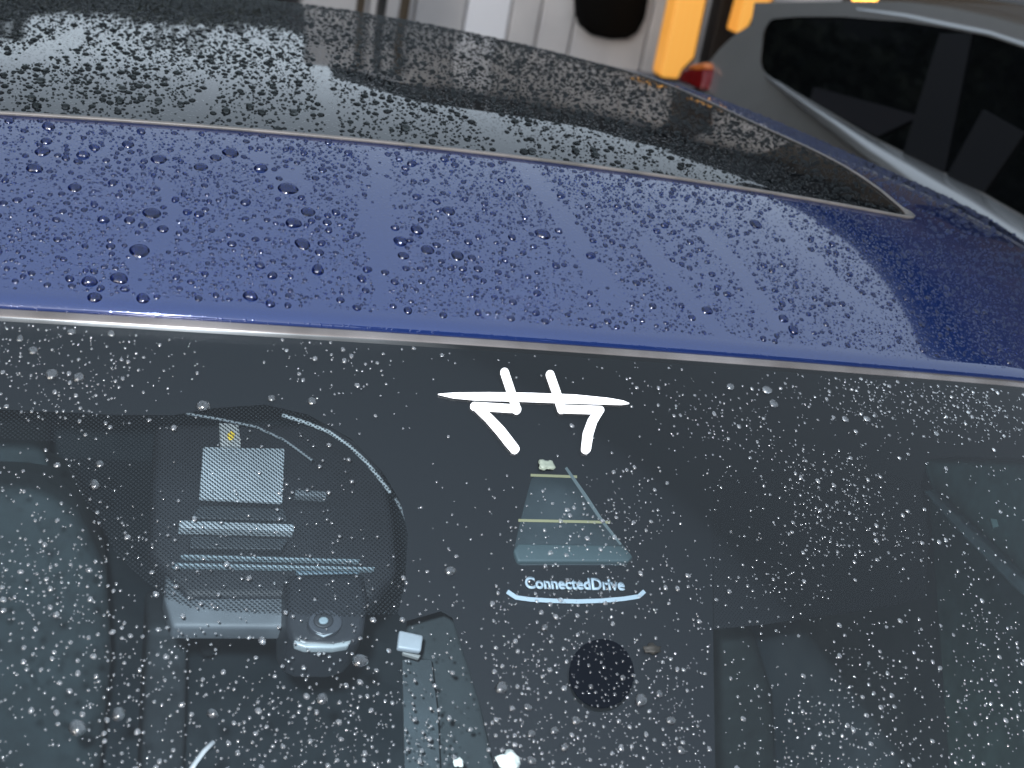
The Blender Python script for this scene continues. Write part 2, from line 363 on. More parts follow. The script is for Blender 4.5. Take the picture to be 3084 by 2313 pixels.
# unseen dark terrace added behind the phone: it shades the low sky that the drops would mirror
hs2 = empty('shading_house', (8, -6, -1.5), 'unseen dark brick house added behind the camera to shade the low sky', 'house')
bm2 = noise_tint(mat('dark_brick', (.10, .07, .055), .85), (.07, .05, .04), (.14, .10, .08), 3, 8)
under(box('wall', (1.0, -8, -1.5), (22, -6, 3.9), bm2), hs2); under(prism('roof', [(.7, -5.7, 3.9), (.7, -9.5, 3.9), (.7, -7.6, 5.6)], (21.6, 0, 0), fas), hs2)
for k in range(7):
    f_ = box('window', (2.2+k*2.8, -6.02, -.2), (3.4+k*2.8, -5.96, 1.5), white_strip, None, .01); under(f_, hs2)
    p_ = box('pane', (2.3+k*2.8, -5.955, -.1), (3.3+k*2.8, -5.94, 1.4), M['side_glass']); p_.parent = f_; p_.location = (0, 0, 0)

gb = empty('sky_blocker', (-6.5, 5, -1.5), 'unseen dark block added left of the blue car to darken the silver car windows', 'building')  # unseen block added so the silver car windows mirror no sky
under(box('wall', (-9, -3, -1.5), (-6, 24, 4.4), mat('dark_blocker_wall', (.02, .021, .024), .8)), gb); under(box('roof', (-9.2, -3.2, 4.4), (-5.8, 24.2, 4.6), fas, None, .02), gb)
lh = hedge('hedge', -14, 3, -10.5, lambda x: 1.0+.2*np.sin(x*1.7), 9000, 9); tag(lh, 'unseen dark hedge added in front of the blue car to shade the low sky', 'hedge', None, 'stuff')  # unseen hedge added to shade the horizon ahead of the car

# ================================================================== BLUE CAR
car = empty('blue_car', (0, 0, -1.5), 'rain-covered metallic blue car with black panoramic roof glass', 'car')
def P(o): return under(o, car)
# plan outlines
def header(x, t): return (x, KY*x*x+t)
XR = .86
glass_edge_px = [(2600, 547), (2431, 438), (2183, 323), (2034, 268)]
tip = (.513, .279)
gr = [(x, .255+.09*x*x) for x in np.linspace(-.513, .49, 40)]
def gx_at(y): return .513-.0689*(y-.279)-.0431*(y-.279)**2
right = [(gx_at(y), y) for y in np.linspace(.305, 1.5, 30)]
corner = [(.500, .2785), (.508, .2815), (.5125, .287), (.513, .294)]
glass_out = gr+corner+right+[(-a, b) for a, b in reversed(right)]
roof_out = [header(x, .026) for x in np.linspace(-XR, XR, 70)]+[(XR, 2.0), (-XR, 2.0)]
P(sheet('roof_panel', roof_z, roof_out, [glass_out], M['blue'], None, 0, .025))
def shrink(poly, d):
    P_ = [Vector(p) for p in poly]; out = []; n = len(P_)
    for i in range(n):
        t = (P_[(i+1) % n]-P_[i-1]).normalized(); out.append(tuple(P_[i]+Vector((-t.y, t.x))*d))
    return out
P(sheet('roof_glass', roof_z, shrink(glass_out, .006), [], M['panel_glass'], None, -.0012, .025))
# rubber seal between glass and metal: broad at the front, narrow along the side
sp_ = [(x, .255+.09*x*x+.001) for x in np.linspace(-.6, .49, 60)]+[(a-.001, b) for a, b in corner]+[(a-.002, b) for a, b in right]
rads = [.0052]*60+[.006]*4+[.0028]*len(right)
P(tube('roof_seal', [(a, b, float(roof_z(a, b))+.0002) for a, b in sp_], .005, M['seal'], None, 10, True, .42, rads))
bp = [(.500-.0, .288), (.44, .282)]
# rolled front lip of the roof, then the edge moulding
def sweep(name, prof, mt, x0=-XR, x1=XR, n=110):
    """carry a front-edge profile (set-back, drop) along the curved front of the roof"""
    V = []; Fc = []; m_ = len(prof)
    for x in np.linspace(x0, x1, n):
        zb = float(roof_z(x, KY*x*x+.026)); sl = float(roof_z(x, KY*x*x+.046)-roof_z(x, KY*x*x+.026))/.02
        for t, dz in prof: V.append((x, KY*x*x+.026+t, zb+t*sl+dz))
    for i in range(n-1):
        for k in range(m_-1): Fc.append((i*m_+k, i*m_+k+1, (i+1)*m_+k+1, (i+1)*m_+k))
    bm = bmesh.new(); bv = [bm.verts.new(v) for v in V]
    for f in Fc: bm.faces.new([bv[i] for i in f])
    bmesh.ops.recalc_face_normals(bm, faces=bm.faces); me = bpy.data.meshes.new(name); bm.to_mesh(me); bm.free()
    me.polygons.foreach_set('use_smooth', [True]*len(me.polygons)); return link(name, me, mt)
lip = [(0, 0)]+[(-.009*math.sin(a), -.0048*(1-math.cos(a))) for a in np.linspace(.15, 1.57, 10)]+[(-.009, -.0065)]
P(sweep('roof_lip', lip, M['blue']))
mo = [(-.0092, -.006)]+[(-.0138+.0042*math.cos(a), -.0066+.0026*math.sin(a)) for a in np.linspace(.3, 3.0, 12)]+[(-.0186, -.0092)]
P(sweep('edge_moulding', mo, M['trim']))
# windshield glass
WB = -.62
ws_out = [header(x, .0085) for x in np.linspace(-.82, .82, 70)]+[(.85, WB), (-.85, WB)]
P(sheet('windshield', ws_z, ws_out, [], M['ws'], None, 0, .03))
# black ceramic print behind the glass: solid part, with the dot screens cut out of it
dome = [(-60, 1290), (60, 1285), (250, 1290), (500, 1255), (640, 1215), (800, 1205), (930, 1235), (1060, 1310), (1160, 1410), (1215, 1500), (1240, 1600), (1225, 1750), (1190, 1835),
        (1050, 1850), (860, 1835), (660, 1820), (560, 1800), (480, 1745), (400, 1640), (330, 1530), (240, 1440), (130, 1380), (-60, 1390)]
# keep clear of the plan outline at left by ending inside the frame's margin
rscreen = [(2140, 1440), (2420, 1400), (2700, 1420), (2790, 1480), (2800, 1600), (2780, 1780), (2700, 1810), (2500, 1838), (2300, 1866), (2155, 1872), (2145, 1700)]
wedgeL = [(1225, 1860), (1330, 1830), (1365, 1850), (1400, 1960), (1450, 2120), (1500, 2330), (1520, 2480)]
frit_px_bottom = [(2160, 2480), (2155, 2200), (2150, 1862), (2150, 1700), (2150, 1440), (2420, 1405), (2690, 1425), (2775, 1450), (2795, 1375), (2880, 1365), (3200, 1378)]
left_edge = [(-150, 1250), (0, 1235), (60, 1250), (140, 1310), (190, 1400), (230, 1480), (280, 1560), (330, 1650), (420, 1740), (480, 1790), (560, 1822), (700, 1832), (860, 1838), (1050, 1850), (1225, 1860)]
dome2 = [(-150, 1300), (170, 1318), (205, 1395), (245, 1475), (295, 1555), (345, 1645), (430, 1735), (490, 1780), (570, 1812), (700, 1826), (860, 1834), (1050, 1842), (1200, 1838),
         (1222, 1740), (1230, 1600), (1208, 1500), (1155, 1412), (1060, 1312), (930, 1238), (800, 1208), (650, 1218), (520, 1240), (330, 1238), (0, 1222), (-150, 1222)]
lower = pxw([(-150, 1222), (0, 1222), (330, 1238), (520, 1240), (650, 1218), (800, 1208), (930, 1238), (1060, 1312), (1155, 1412), (1208, 1500), (1230, 1600), (1222, 1740), (1200, 1838), (1225, 1860)]+wedgeL+frit_px_bottom)
top = [header(x, .0085) for x in np.linspace(.8, -.8, 70)]
fr_out = [(-.8, lower[0][1])]+lower+[(.8, lower[-1][1]-.004)]+top
camwin = rnd(pxw([(1603, 1425), (1722, 1422), (1820, 1560), (1912, 1672), (1880, 1692), (1560, 1692), (1546, 1660), (1572, 1545)]), .004)
senso = [onw(1812+98*math.cos(a), 2030+104*math.sin(a)) for a in np.linspace(0, 2*math.pi, 36, endpoint=False)]; sens = [tuple(p[:2]) for p in senso]
screen2 = pxw([(2150, 1440), (2420, 1405), (2690, 1425), (2775, 1450), (2800, 1600), (2790, 1785), (2700, 1812), (2500, 1842), (2300, 1870), (2152, 1884)])
holes = [camwin, sens]
P(sheet('frit_band', ws_z, fr_out, holes, M['frit'], None, -.003, .02))
P(sheet('dot_screen', ws_z, pxw(dome2), [], M['dots'], None, -.0034, .02, uv=True))
P(sheet('dot_screen', ws_z, screen2, [], M['dots_dense'], None, -.0034, .02, uv=True))
# camera window: recessed shroud, two cream heater lines, pale edge line
sh = mat('camera_shroud', (.06, .085, .095), .6); noise_tint(sh, (.022, .033, .038), (.034, .046, .052), 40)
shp = [(1600, 1415), (1725, 1412), (1830, 1555), (1925, 1672), (1890, 1705), (1555, 1705), (1535, 1660), (1562, 1545)]
P(slab('camera_shroud', shp, .012, .03, sh, None, .002)); 
P(slab('camera_shroud', [(1547, 1655), (1560, 1635), (1880, 1640), (1915, 1668), (1895, 1690), (1560, 1690)], .008, .006, mat('pale_shroud_lip', (.05, .075, .082), .6), None, .002))
def strip(name, pts, wpx, mt, lift=.0006, parent=None, fn=ws_z, taper=None, n=14):
    """a flat printed or applied line lying on the glass"""
    q = []
    for i in range(len(pts)-1):
        a, b = Vector(pts[i]), Vector(pts[i+1]); k = max(2, int((b-a).length/12)) if n is None else n
        for j in range(k): q.append(a.lerp(b, j/k))
    q.append(Vector(pts[-1])); L = []; Rr = []
    for i, p in enumerate(q):
        t = (q[min(i+1, len(q)-1)]-q[max(i-1, 0)]).normalized(); nn = Vector((-t.y, t.x)); w_ = wpx*(taper(i/(len(q)-1)) if taper else 1)/2
        L.append(on(*(p+nn*w_), fn)); Rr.append(on(*(p-nn*w_), fn))
    V = []
    for v in L+Rr: V.append((v.x, v.y, float(fn(v.x, v.y))+lift))
    m_ = len(L); Fc = [(i, i+1, m_+i+1, m_+i) for i in range(m_-1)]
    return P(mesh(name, V, Fc, mt, None, True))
strip('heater_line', [(1600, 1422), (1740, 1427)], 8, M['yellow'], -.0026)
strip('heater_line', [(1563, 1558), (1840, 1564)], 8, M['yellow'], -.0026)
strip('window_edge_line', [(1706, 1400), (1760, 1478), (1815, 1560), (1872, 1632)], 9, mat('pale_grey_line', (.11, .135, .14), .5), -.0024, taper=lambda t: 1.2-.7*abs(t-.4))
# printed name and arc below the camera window
def on_plane_text(s, px0, py0, px1, py1, h, name):
    cu = bpy.data.curves.new(name, 'FONT'); cu.body = s; cu.size = 1; cu.offset = .03; cu.extrude = 0; cu.resolution_u = 6
    o = bpy.data.objects.new(name, cu); COL.objects.link(o); bpy.context.view_layer.update()
    me = bpy.data.meshes.new_from_object(o); bpy.data.objects.remove(o)
    co = np.array([v.co[:2] for v in me.vertices]); a = co.min(0); b = co.max(0)
    for v in me.vertices:
        u = (v.co.x-a[0])/(b[0]-a[0]); t = (v.co.y-a[1])/(b[1]-a[1])
        px = px0+(px1-px0)*u; py = py0+(py1-py0)*u-h*t; px -= h*t*.15
        p = onw(px, py); v.co = (p.x, p.y, float(ws_z(p.x, p.y))-.0022)
    bm = bmesh.new(); bm.from_mesh(me); bmesh.ops.recalc_face_normals(bm, faces=bm.faces); ext = bmesh.ops.extrude_face_region(bm, geom=bm.faces[:])
    for e in ext['geom']:
        if isinstance(e, bmesh.types.BMVert): e.co += WI*-.0009
    bm.to_mesh(me); bm.free(); return P(link(name, me, M['print']))
on_plane_text('ConnectedDrive', 1585, 1766, 1884, 1772, 36, 'lettering')
strip('arc_line', [(1529, 1775), (1556, 1793), (1600, 1799), (1670, 1803), (1740, 1805), (1810, 1803), (1880, 1797), (1925, 1790), (1943, 1774)], 13, M['print'], -.0018, n=4)
# round rain sensor
P(sheet('rain_sensor', ws_z, sens, [], mat('sensor_gel', (.002, .003, .005), .5, Specular_IOR_Level=.08), None, .0004, .01))
P(slab('sensor_glint', [(1796, 2074), (1832, 2072), (1838, 2112), (1806, 2118)], .006, .004, mat('painted_glint', (.2, .27, .28), .4), None, .001))  # square glint inside the sensor, modelled as a pale chip
# ---- cabin seen through the glass
lw = lambda n, c, r=.6, g=.42: noise_tint(mat(n, tuple(k*g for k in c), r), tuple(k*g*.85 for k in c), tuple(k*g*1.15 for k in c), 30)
pale = lw('pale_grey_plastic', (.80, .88, .93)); mid = lw('mid_grey_plastic', (.10, .115, .13)); dim = lw('dim_grey_plastic', (.045, .05, .06)); teal = lw('grey_cloth', (.085, .125, .14), .9)
con = []
P(slab('console_tray', [(470, 1270), (1120, 1270), (1190, 1560), (1200, 1720), (1130, 1800), (560, 1800), (450, 1660)], .062, .03, dim, None, .008))
plate = P(slab('paper_card', [(612, 1345), (858, 1350), (851, 1512), (600, 1500)], .045, .004, pale, None, .001))
P(slab('small_card', [(660, 1272), (718, 1276), (727, 1342), (664, 1340)], .043, .004, lw('white_card', (.85, .86, .84)), None, .001))
P(slab('yellow_mark', [(683, 1308), (697, 1296), (708, 1306), (703, 1322), (690, 1324)], .041, .0015, mat('yellow_print', (.8, .55, .05), .5), None))
P(slab('console_bar', [(540, 1566), (885, 1578), (886, 1598), (540, 1588)], .05, .01, pale, None, .001))
P(slab('console_step', [(600, 1520), (855, 1530), (866, 1568), (575, 1560)], .052, .01, mid, None, .001))
P(slab('console_clip', [(890, 1474), (983, 1478), (986, 1496), (888, 1490)], .05, .008, lw('grey_clip', (.3, .33, .36)), None, .001))
P(slab('console_ledge', [(575, 1612), (870, 1622), (850, 1655), (570, 1650)], .054, .01, mid, None, .001))
ln = lw('pale_line_plastic', (.5, .62, .68))
P(slab('console_rib', [(545, 1668), (1085, 1683), (1085, 1690), (545, 1676)], .05, .006, ln, None))
P(slab('console_rib', [(520, 1693), (1130, 1706), (1130, 1714), (520, 1702)], .05, .006, ln, None))
P(slab('console_rib', [(890, 1716), (1085, 1718), (1085, 1732), (900, 1732)], .05, .006, lw('blue_rib', (.3, .42, .5)), None))
P(slab('console_panel', [(500, 1715), (865, 1722), (862, 1890), (520, 1888), (495, 1800)], .066, .02, lw('light_panel', (.22, .245, .27)), None, .004))
# lit edges of the dome, their brightness painted as pale curved tubes
def edge_arc(pts, r, mt, depth=.008, name='curved_rim'):
    q = []
    for i in range(len(pts)-1):
        for j in range(8):
            a, b = Vector(pts[i]), Vector(pts[i+1]); pp = a.lerp(b, j/8); d = ray(*pp); q.append(onw(*pp)+d*(depth/abs(d.dot(WN))))
    return P(tube(name, q, r, mt, None, 6))
edge_arc([(560, 1245), (660, 1262), (770, 1285), (850, 1322), (905, 1360), (945, 1390)], .0011, lw('lit_edge', (.28, .31, .33)))
edge_arc([(850, 1250), (920, 1272), (990, 1300), (1050, 1340), (1105, 1393), (1150, 1450), (1180, 1490)], .0016, lw('lit_edge_bright', (.55, .6, .62)))
edge_arc([(1190, 1500), (1215, 1545), (1232, 1590), (1238, 1625)], .0014, lw('lit_edge_dim', (.3, .33, .35)))
# rear-view mirror foot: rounded body with a round button and a bright lower rim
mf = empty('mirror_foot', onw(975, 1850), None, None); mf.parent = car; mf.location = onw(975, 1850)-car.location
del_ = mf
def PM(o): o.parent = mf; o.location = Vector(o.location)-onw(975, 1850); return o
body = slab('body', [(862, 1725), (1095, 1720), (1112, 1800), (1098, 1905), (1070, 1938), (1020, 1950), (920, 1948), (880, 1930), (862, 1890)], .045, .05, lw('dark_mirror_plastic', (.055, .06, .07), .35), None, .006); PM(body)
PM(slab('lower_rim', [(886, 1925), (915, 1934), (1000, 1937), (1060, 1926), (1050, 1944), (1005, 1951), (920, 1950), (890, 1940)], .038, .008, lw('bright_rim', (.75, .82, .84), .3), None, .0015))
def disc(px, py, rp, depth, thick, mt, name): return slab(name, [(px+rp*1.12*math.cos(a), py+rp*.85*math.sin(a)) for a in np.linspace(0, 2*math.pi, 28, endpoint=False)], depth, thick, mt, None, .0012)
PM(disc(980, 1872, 46, .039, .01, lw('button_grey', (.11, .12, .14), .3), 'button')); PM(disc(975, 1867, 27, .0375, .004, dim, 'button_ring')); PM(disc(975, 1867, 13, .0365, .004, ln, 'button_core'))
PM(slab('crescent', [(950, 1905), (975, 1911), (1005, 1905), (975, 1918)], .0375, .002, pale, None))
# white tag with its strap
P(slab('white_tag', [(1203, 1896), (1276, 1912), (1269, 1961), (1197, 1950)], .03, .006, lw('white_tag_plastic', (.7, .76, .82), .4), None, .002))
P(slab('white_tag', [(1212, 1962), (1268, 1972), (1262, 1982), (1215, 1968)], .032, .004, lw('tag_edge', (.5, .5, .48)), None))
P(slab('strap', [(1212, 1985), (1300, 1985), (1320, 2150), (1330, 2420), (1222, 2420), (1216, 2150)], .10, .004, lw('strap_cloth', (.095, .125, .14), .9), None, .001))
P(slab('strap', [(1230, 1840), (1325, 1825), (1365, 1850), (1400, 1960), (1450, 2120), (1530, 2480), (1300, 2480), (1300, 1990), (1225, 1940)], .20, .01, lw('pillar_cloth', (.075, .10, .11), .9), None, .02))  # second piece is a broad grey-teal cloth patch
# cabin shell and seats
P(box('cabin_floor', (-.75, -.9, -1.15), (.75, 2.2, -1.10), M['cabin']))
P(box('cabin_side', (-.86, -.6, -1.15), (-.82, 2.0, -.17), M['cabin'])); P(box('cabin_side', (.82, -.6, -1.15), (.86, 2.0, -.17), M['cabin'])); P(box('cabin_rear', (-.84, 2.0, -1.15), (.84, 2.05, -.15), M['cabin']))
P(sheet('headliner', lambda x, y: roof_z(x, y)-.035, [header(x, .02) for x in np.linspace(-.6, .6, 20)]+[(.6, 1.9), (-.6, 1.9)], [], lw('headliner_cloth', (.14, .155, .16), .95), None, 0, .05))
def seat(px, Y, lab):
    pts = [aty(*p, Y) for p in px]
    return P(prism('seat', pts, (0, .22, -.05), teal, None, .035, 5))
seat([(-420, 1330), (130, 1345), (160, 1440), (-420, 1450)], .42, '')
seat([(-420, 1470), (150, 1480), (240, 1560), (325, 1740), (340, 2000), (280, 2600), (-420, 2600)], .30, '')
P(prism('pillar_trim', [aty(*p, .55) for p in [(445, 1895), (565, 1895), (560, 2200), (540, 2700), (410, 2700), (430, 2200)]], (0, .1, 0), lw('pillar_grey', (.13, .16, .18), .8), None, .012))
P(prism('grab_handle', [aty(*p, .7) for p in [(590, 1890), (740, 1890), (680, 1930), (640, 1985), (600, 1980)]], (0, .06, 0), lw('handle_grey', (.075, .09, .10), .8), None, .01))
P(prism('seat', [aty(*p, .5) for p in [(2165, 1900), (2280, 1900), (2340, 2100), (2370, 2700), (2100, 2700)]], (0, .2, 0), lw('seat_right_cloth', (.07, .10, .105), .9), None, .03, 5))
def atx(px, py, X): d = ray(px, py); return CAM+d*((X-CAM.x)/d.x)
P(prism('side_window', [atx(*p, .815) for p in [(2770, 1380), (3400, 1395), (3400, 1900), (3100, 1800), (2950, 1640), (2810, 1500)]], (.02, 0, 0), lw('painted_window_light', (.28, .46, .43), .5, 1.7), None, .01))  # opaque panel, its pale colour standing in for light through the window
P(prism('door_card', [atx(*p, .812) for p in [(2790, 1480), (2810, 1490), (3400, 2050), (3400, 2700), (2880, 2700)]], (.03, 0, 0), lw('door_cloth', (.08, .14, .14), .9, 1.7), None, .015))
P(prism('window_sill', [atx(*p, .80) for p in [(2780, 1478), (2800, 1474), (2930, 1600), (3100, 1765), (3400, 2030), (3400, 2070), (3062, 1775), (2905, 1618)]], (.012, 0, 0), lw('pale_sill', (.42, .55, .56), .6, 1.75), None, .002))
P(slab('pale_blob', [(2983, 1560), (3003, 1563), (3010, 1585), (2992, 1590)], .02, .003, lw('pale_mint', (.5, .75, .68)), None, .001))  # small pale patch just behind the glass
# lower body of the car, beyond the frame, so that the roof stands on something
P(box('door', (-.95, -.75, -1.3), (-.86, 2.0, -.3), M['blue'], None, .02)); P(box('door', (.86, -.75, -1.3), (.95, 2.0, -.3), M['blue'], None, .02))
P(box('bonnet', (-.86, -1.75, -.75), (.86, -.66, -.50), M['blue'], None, .06)); P(box('bumper', (-.88, -1.9, -1.3), (.88, -1.7, -.7), M['blue'], None, .05))
P(box('tailgate', (-.86, 2.06, -1.3), (.86, 2.4, -.25), M['blue'], None, .06))
for s in (-1, 1):
    P(prism('side_glass', [(s*.83, -.55, -.31), (s*.845, 2.0, -.31), (s*.845, 1.95, -.14), (s*.80, .1, -.12)], (s*.01, 0, 0), M['side_glass']))
    for y in (-1.05, 1.75):
        t_ = mesh('wheel', *(lambda n: ([(s*.72+s*.2*k, y+.33*math.cos(2*math.pi*i/n), -1.17+.33*math.sin(2*math.pi*i/n)) for k in (0, 1) for i in range(n)], [tuple(range(n)), tuple(range(n, 2*n))[::-1]]+[(i, (i+1) % n, n+(i+1) % n, n+i) for i in range(n)]))(28), M['black'], None, False); P(t_)

# ================================================================== THINGS LYING ON THE WINDSHIELD
def plate_on(name, px_poly, mt, parent=None, h=.0011, base=.0008):
    h *= 1.15
    q = [onw(*p) for p in px_poly]; q = [Vector((p.x, p.y, float(ws_z(p.x, p.y)))) for p in q]
    return prism(name, [p+WN*(base+h) for p in q], WI*h, mt, parent, 0)
def stroke(name, pts, wpx, round_ends=True, ws=None):
    """outline of a pen stroke with rounded ends, in photo pixels"""
    P_ = [Vector(p) for p in pts]; L = []; Rr = []
    for i, p in enumerate(P_):
        t0 = (p-P_[i-1]).normalized() if i else (P_[1]-p).normalized(); t1 = (P_[i+1]-p).normalized() if i < len(P_)-1 else t0
        t = (t0+t1).normalized(); k = 1/max(.5, t.dot(t0)); n_ = Vector((-t.y, t.x)); w_ = (ws[i] if ws else wpx)/2*k
        L.append(p+n_*w_); Rr.append(p-n_*w_)
    def cap(p, t, w_): return [p+Vector((t.x*math.cos(a)-t.y*math.sin(a), t.x*math.sin(a)+t.y*math.cos(a)))*w_ for a in np.linspace(math.pi/2, -math.pi/2, 9)[1:-1]]
    wl = (ws[-1] if ws else wpx)/2; w0 = (ws[0] if ws else wpx)/2
    out = L+(cap(P_[-1], (P_[-1]-P_[-2]).normalized(), wl) if round_ends else [])+Rr[::-1]+(cap(P_[0], (P_[0]-P_[1]).normalized(), w0) if round_ends else [])
    return out
em = empty('reflective_emblem', onw(1605, 1210), 'bright white horned emblem sticker above the trapezoid camera window', 'sticker')
under(plate_on('crossbar', [(1318, 1191), (1370, 1187), (1470, 1186), (1600, 1188), (1730, 1193), (1830, 1203), (1875, 1211), (1893, 1219), (1870, 1222), (1790, 1220), (1700, 1217), (1560, 1212), (1440, 1209), (1365, 1202)], M['white'], None, .0012), em)
under(plate_on('stroke', stroke('', [(1518, 1124), (1540, 1190), (1555, 1238)], 25), M['white'], None, .0010, .0006), em)
under(plate_on('stroke', stroke('', [(1556, 1234), (1427, 1226)], 24), M['white'], None, .0009, .0005), em)
under(plate_on('stroke', stroke('', [(1432, 1228), (1470, 1262), (1505, 1300), (1530, 1332), (1549, 1356)], 25, True, [22, 26, 29, 29, 27]), M['white'], None, .0011, .00065), em)
under(plate_on('stroke', stroke('', [(1655, 1131), (1674, 1185), (1690, 1236)], 25), M['white'], None, .0010, .0006), em)
under(plate_on('stroke', stroke('', [(1690, 1234), (1806, 1238)], 24), M['white'], None, .0009, .0005), em)
under(plate_on('stroke', stroke('', [(1803, 1240), (1782, 1272), (1769, 1310), (1763, 1355)], 27, True, [26, 29, 31, 29]), M['white'], None, .0011, .00065), em)
# scraps stuck to the wet glass
def scrap(name, c, r, seed, lab, cat, mt, lift=.002, ax=1.0):
    rg = random.Random(seed); bm = bmesh.new(); bmesh.ops.create_icosphere(bm, subdivisions=3, radius=1)
    p = onw(*c); sc_ = r*p_dist(p)/FPX
    ph = [rg.uniform(0, 6.28) for _ in range(9)]
    T = Vector((1, 0, 0)); B = WN.cross(T)
    for v in bm.verts:
        d = v.co.normalized(); k = 1+.16*math.sin(5*d.x+ph[0])+.14*math.sin(7*d.y+ph[1])+.10*math.sin(11*d.x+6*d.y+ph[2])+.07*math.sin(17*d.y-9*d.z+ph[3])
        q = d*k*sc_; v.co = p+T*q.x*ax+B*q.y+WN*(q.z*.4+lift)
    me = bpy.data.meshes.new(name); bm.to_mesh(me); bm.free(); me.polygons.foreach_set('use_smooth', [True]*len(me.polygons))
    return tag(link(name, me, mt), lab, cat)
def p_dist(p): return (p-CAM).dot(F)
scrap('paper_scrap', (1532, 2296), 36, 1, 'large crumpled white scrap stuck to the glass at the bottom edge', 'scrap', lw('wet_white_pulp', (.75, .88, .86), .5))
scrap('paper_scrap', (1380, 2300), 15, 2, 'small white scrap left of the large crumpled scrap', 'scrap', lw('wet_white_pulp2', (.7, .84, .82), .5))
scrap('leaf_scrap', (1643, 1402), 20, 5, 'pale cream scrap just above the camera window lines', 'scrap', lw('cream_pulp', (.34, .40, .33), .6), .001, 1.25)
q = [onw(*p) for p in [(560, 2345), (585, 2305), (612, 2268), (642, 2238)]]
tag(tube('plastic_stalk', [p+WN*.002 for p in q], .0019, lw('pale_stalk', (.35, .42, .46), .4), None, 8, True, .7), 'pale thin stalk lying on the glass at the lower left', 'stalk')
scrap('leaf_scrap', (1964, 1955), 17, 8, 'dull olive leaf scrap right of the round sensor', 'scrap', lw('olive_leaf', (.025, .025, .02), .7), .0006, 1.7)

# ================================================================== SILVER CAR
silver = noise_tint(mat('silver_paint', (.10, .104, .106), .25, .3, 1.5, Coat_Weight=.7), (.16, .165, .168), (.195, .20, .205), 1.5)
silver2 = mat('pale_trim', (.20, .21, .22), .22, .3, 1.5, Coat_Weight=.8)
s_car = empty('silver_car', (2.4, 1.5, -1.5), 'silver car with dark tinted side windows parked beyond the blue car', 'car')
def S(o): return under(o, s_car)
def sx(z): return 1.5+.28*(min(max(z, -.62), .22)+.1)-max(0, -.62-z)*0.0
def on_side(px, py, off=0):
    d = ray(px, py); t = (1.5+off+.28*(CAM.z+.1)-CAM.x)/(d.x-.28*d.z); return CAM+d*t
# side sheet with its window opening, curved softly: body section lofted from outline points
roofline = [on_side(*p) for p in [(3300, 130), (3084, 78), (2979, 50), (2850, 22), (2730, 6), (2581, 3), (2420, 6), (2272, 8), (2262, 75), (2218, 100), (2170, 145), (2133, 189), (2113, 224), (2108, 275)]]
low_y = roofline[-1].y
outl = [(p.y, p.z) for p in roofline]
front = [(.2, -.02), (-.35, -.30), (-.75, -.42), (-1.75, -.62), (-1.9, -.95), (-1.8, -1.25)]
outl = list(reversed(outl))+front+[(low_y+.12, -1.25), (low_y+.14, -.8), (low_y+.06, -.4)]
win = [on_side(*p) for p in [(2322, 57), (2400, 50), (2531, 50), (2730, 65), (2850, 84), (2979, 109), (3084, 144), (3300, 235)]]+[Vector((0, .25, -.06)), Vector((0, -.05, -.17))]+[on_side(*p) for p in [(3300, 790), (3084, 651), (2929, 562), (2780, 487), (2630, 413), (2431, 298), (2330, 240), (2300, 215), (2290, 190), (2300, 90)]]
wpoly = rnd([(p.y, p.z) for p in win], .02, 4)
def side_sheet(name, outer, holes, mt, off=0, dens=.05):
    loops = [dense(outer, dens)]+[dense(h, dens*.6) for h in holes]; pts = []; ed = []
    for l in loops:
        s = len(pts); pts += l; ed += [(s+i, s+(i+1) % len(l)) for i in range(len(l))]
    v, e, f, *_ = delaunay_2d_cdt([Vector(p) for p in pts], ed, [], 0, 1e-7); v = np.array([tuple(q) for q in v]); f = np.array([t for t in f if len(t) == 3])
    c = v[f].mean(1); ok = inside(loops[0], c[:, 0], c[:, 1])
    for h in loops[1:]: ok &= ~inside(h, c[:, 0], c[:, 1])
    return S(mesh(name, [(sx(b)+off, a, b) for a, b in v], f[ok], mt, None, True))
side_sheet('body_side', outl, [wpoly], silver, 0)
side_sheet('window_glass', [(.75+(a-.75)*1.006, b*1.0+(.004 if b > .0 else -.004)) for a, b in wpoly], [], M['side_glass'], .005)
far = side_sheet('body_side', outl, [wpoly], silver, 0)
for v in far.data.vertices: v.co.x = 4.7-v.co.x
side_sheet('inner_trim', [(a, b) for a, b in [(3.0, -.5), (3.0, .0), (2.3, .1), (.6, .12), (-.2, -.2), (-.3, -.5)]], [], M['black'], .35)
# roof skin joining both sides, crowned
top_l = [(p.y, p.z) for p in roofline[:9]]; V = []; Fc = []; K = 14
top_l = [(-.75, -.42), (-.35, -.3), (.2, -.02), (.9, .15)]+top_l
top_l = sorted(top_l, key=lambda a: a[0])
for a, b in top_l:
    for k in range(K+1):
        u = k/K; x0 = sx(b); x1 = 4.7-x0; V.append((x0+(x1-x0)*u, a, b+.055*(1-(2*u-1)**2)))
for i in range(len(top_l)-1):
    for k in range(K): a = i*(K+1)+k; Fc.append((a, a+1, a+K+2, a+K+1))
S(mesh('roof', V, Fc, silver, None, True))
# rear closure and bonnet
S(prism('tailgate', [(1.46, low_y+.02, -.28), (3.2, low_y+.02, -.28), (3.2, low_y+.12, -1.2), (1.46, low_y+.12, -1.2)], (0, -.05, 0), silver, None, .02))
S(prism('bonnet', [(1.40, -.72, -.42), (3.3, -.72, -.42), (3.3, -1.8, -.62), (1.40, -1.8, -.62)], (0, 0, -.05), silver, None, .02))
# pale roof rail
rl = [on_side(*p) for p in [(2640, -14), (2730, -6), (2850, 6), (2979, 24), (3084, 44), (3300, 96)]]
S(tube('roof_rail', [p+Vector((.06, 0, .03)) for p in rl], .016, silver2, None, 10, True, .8))
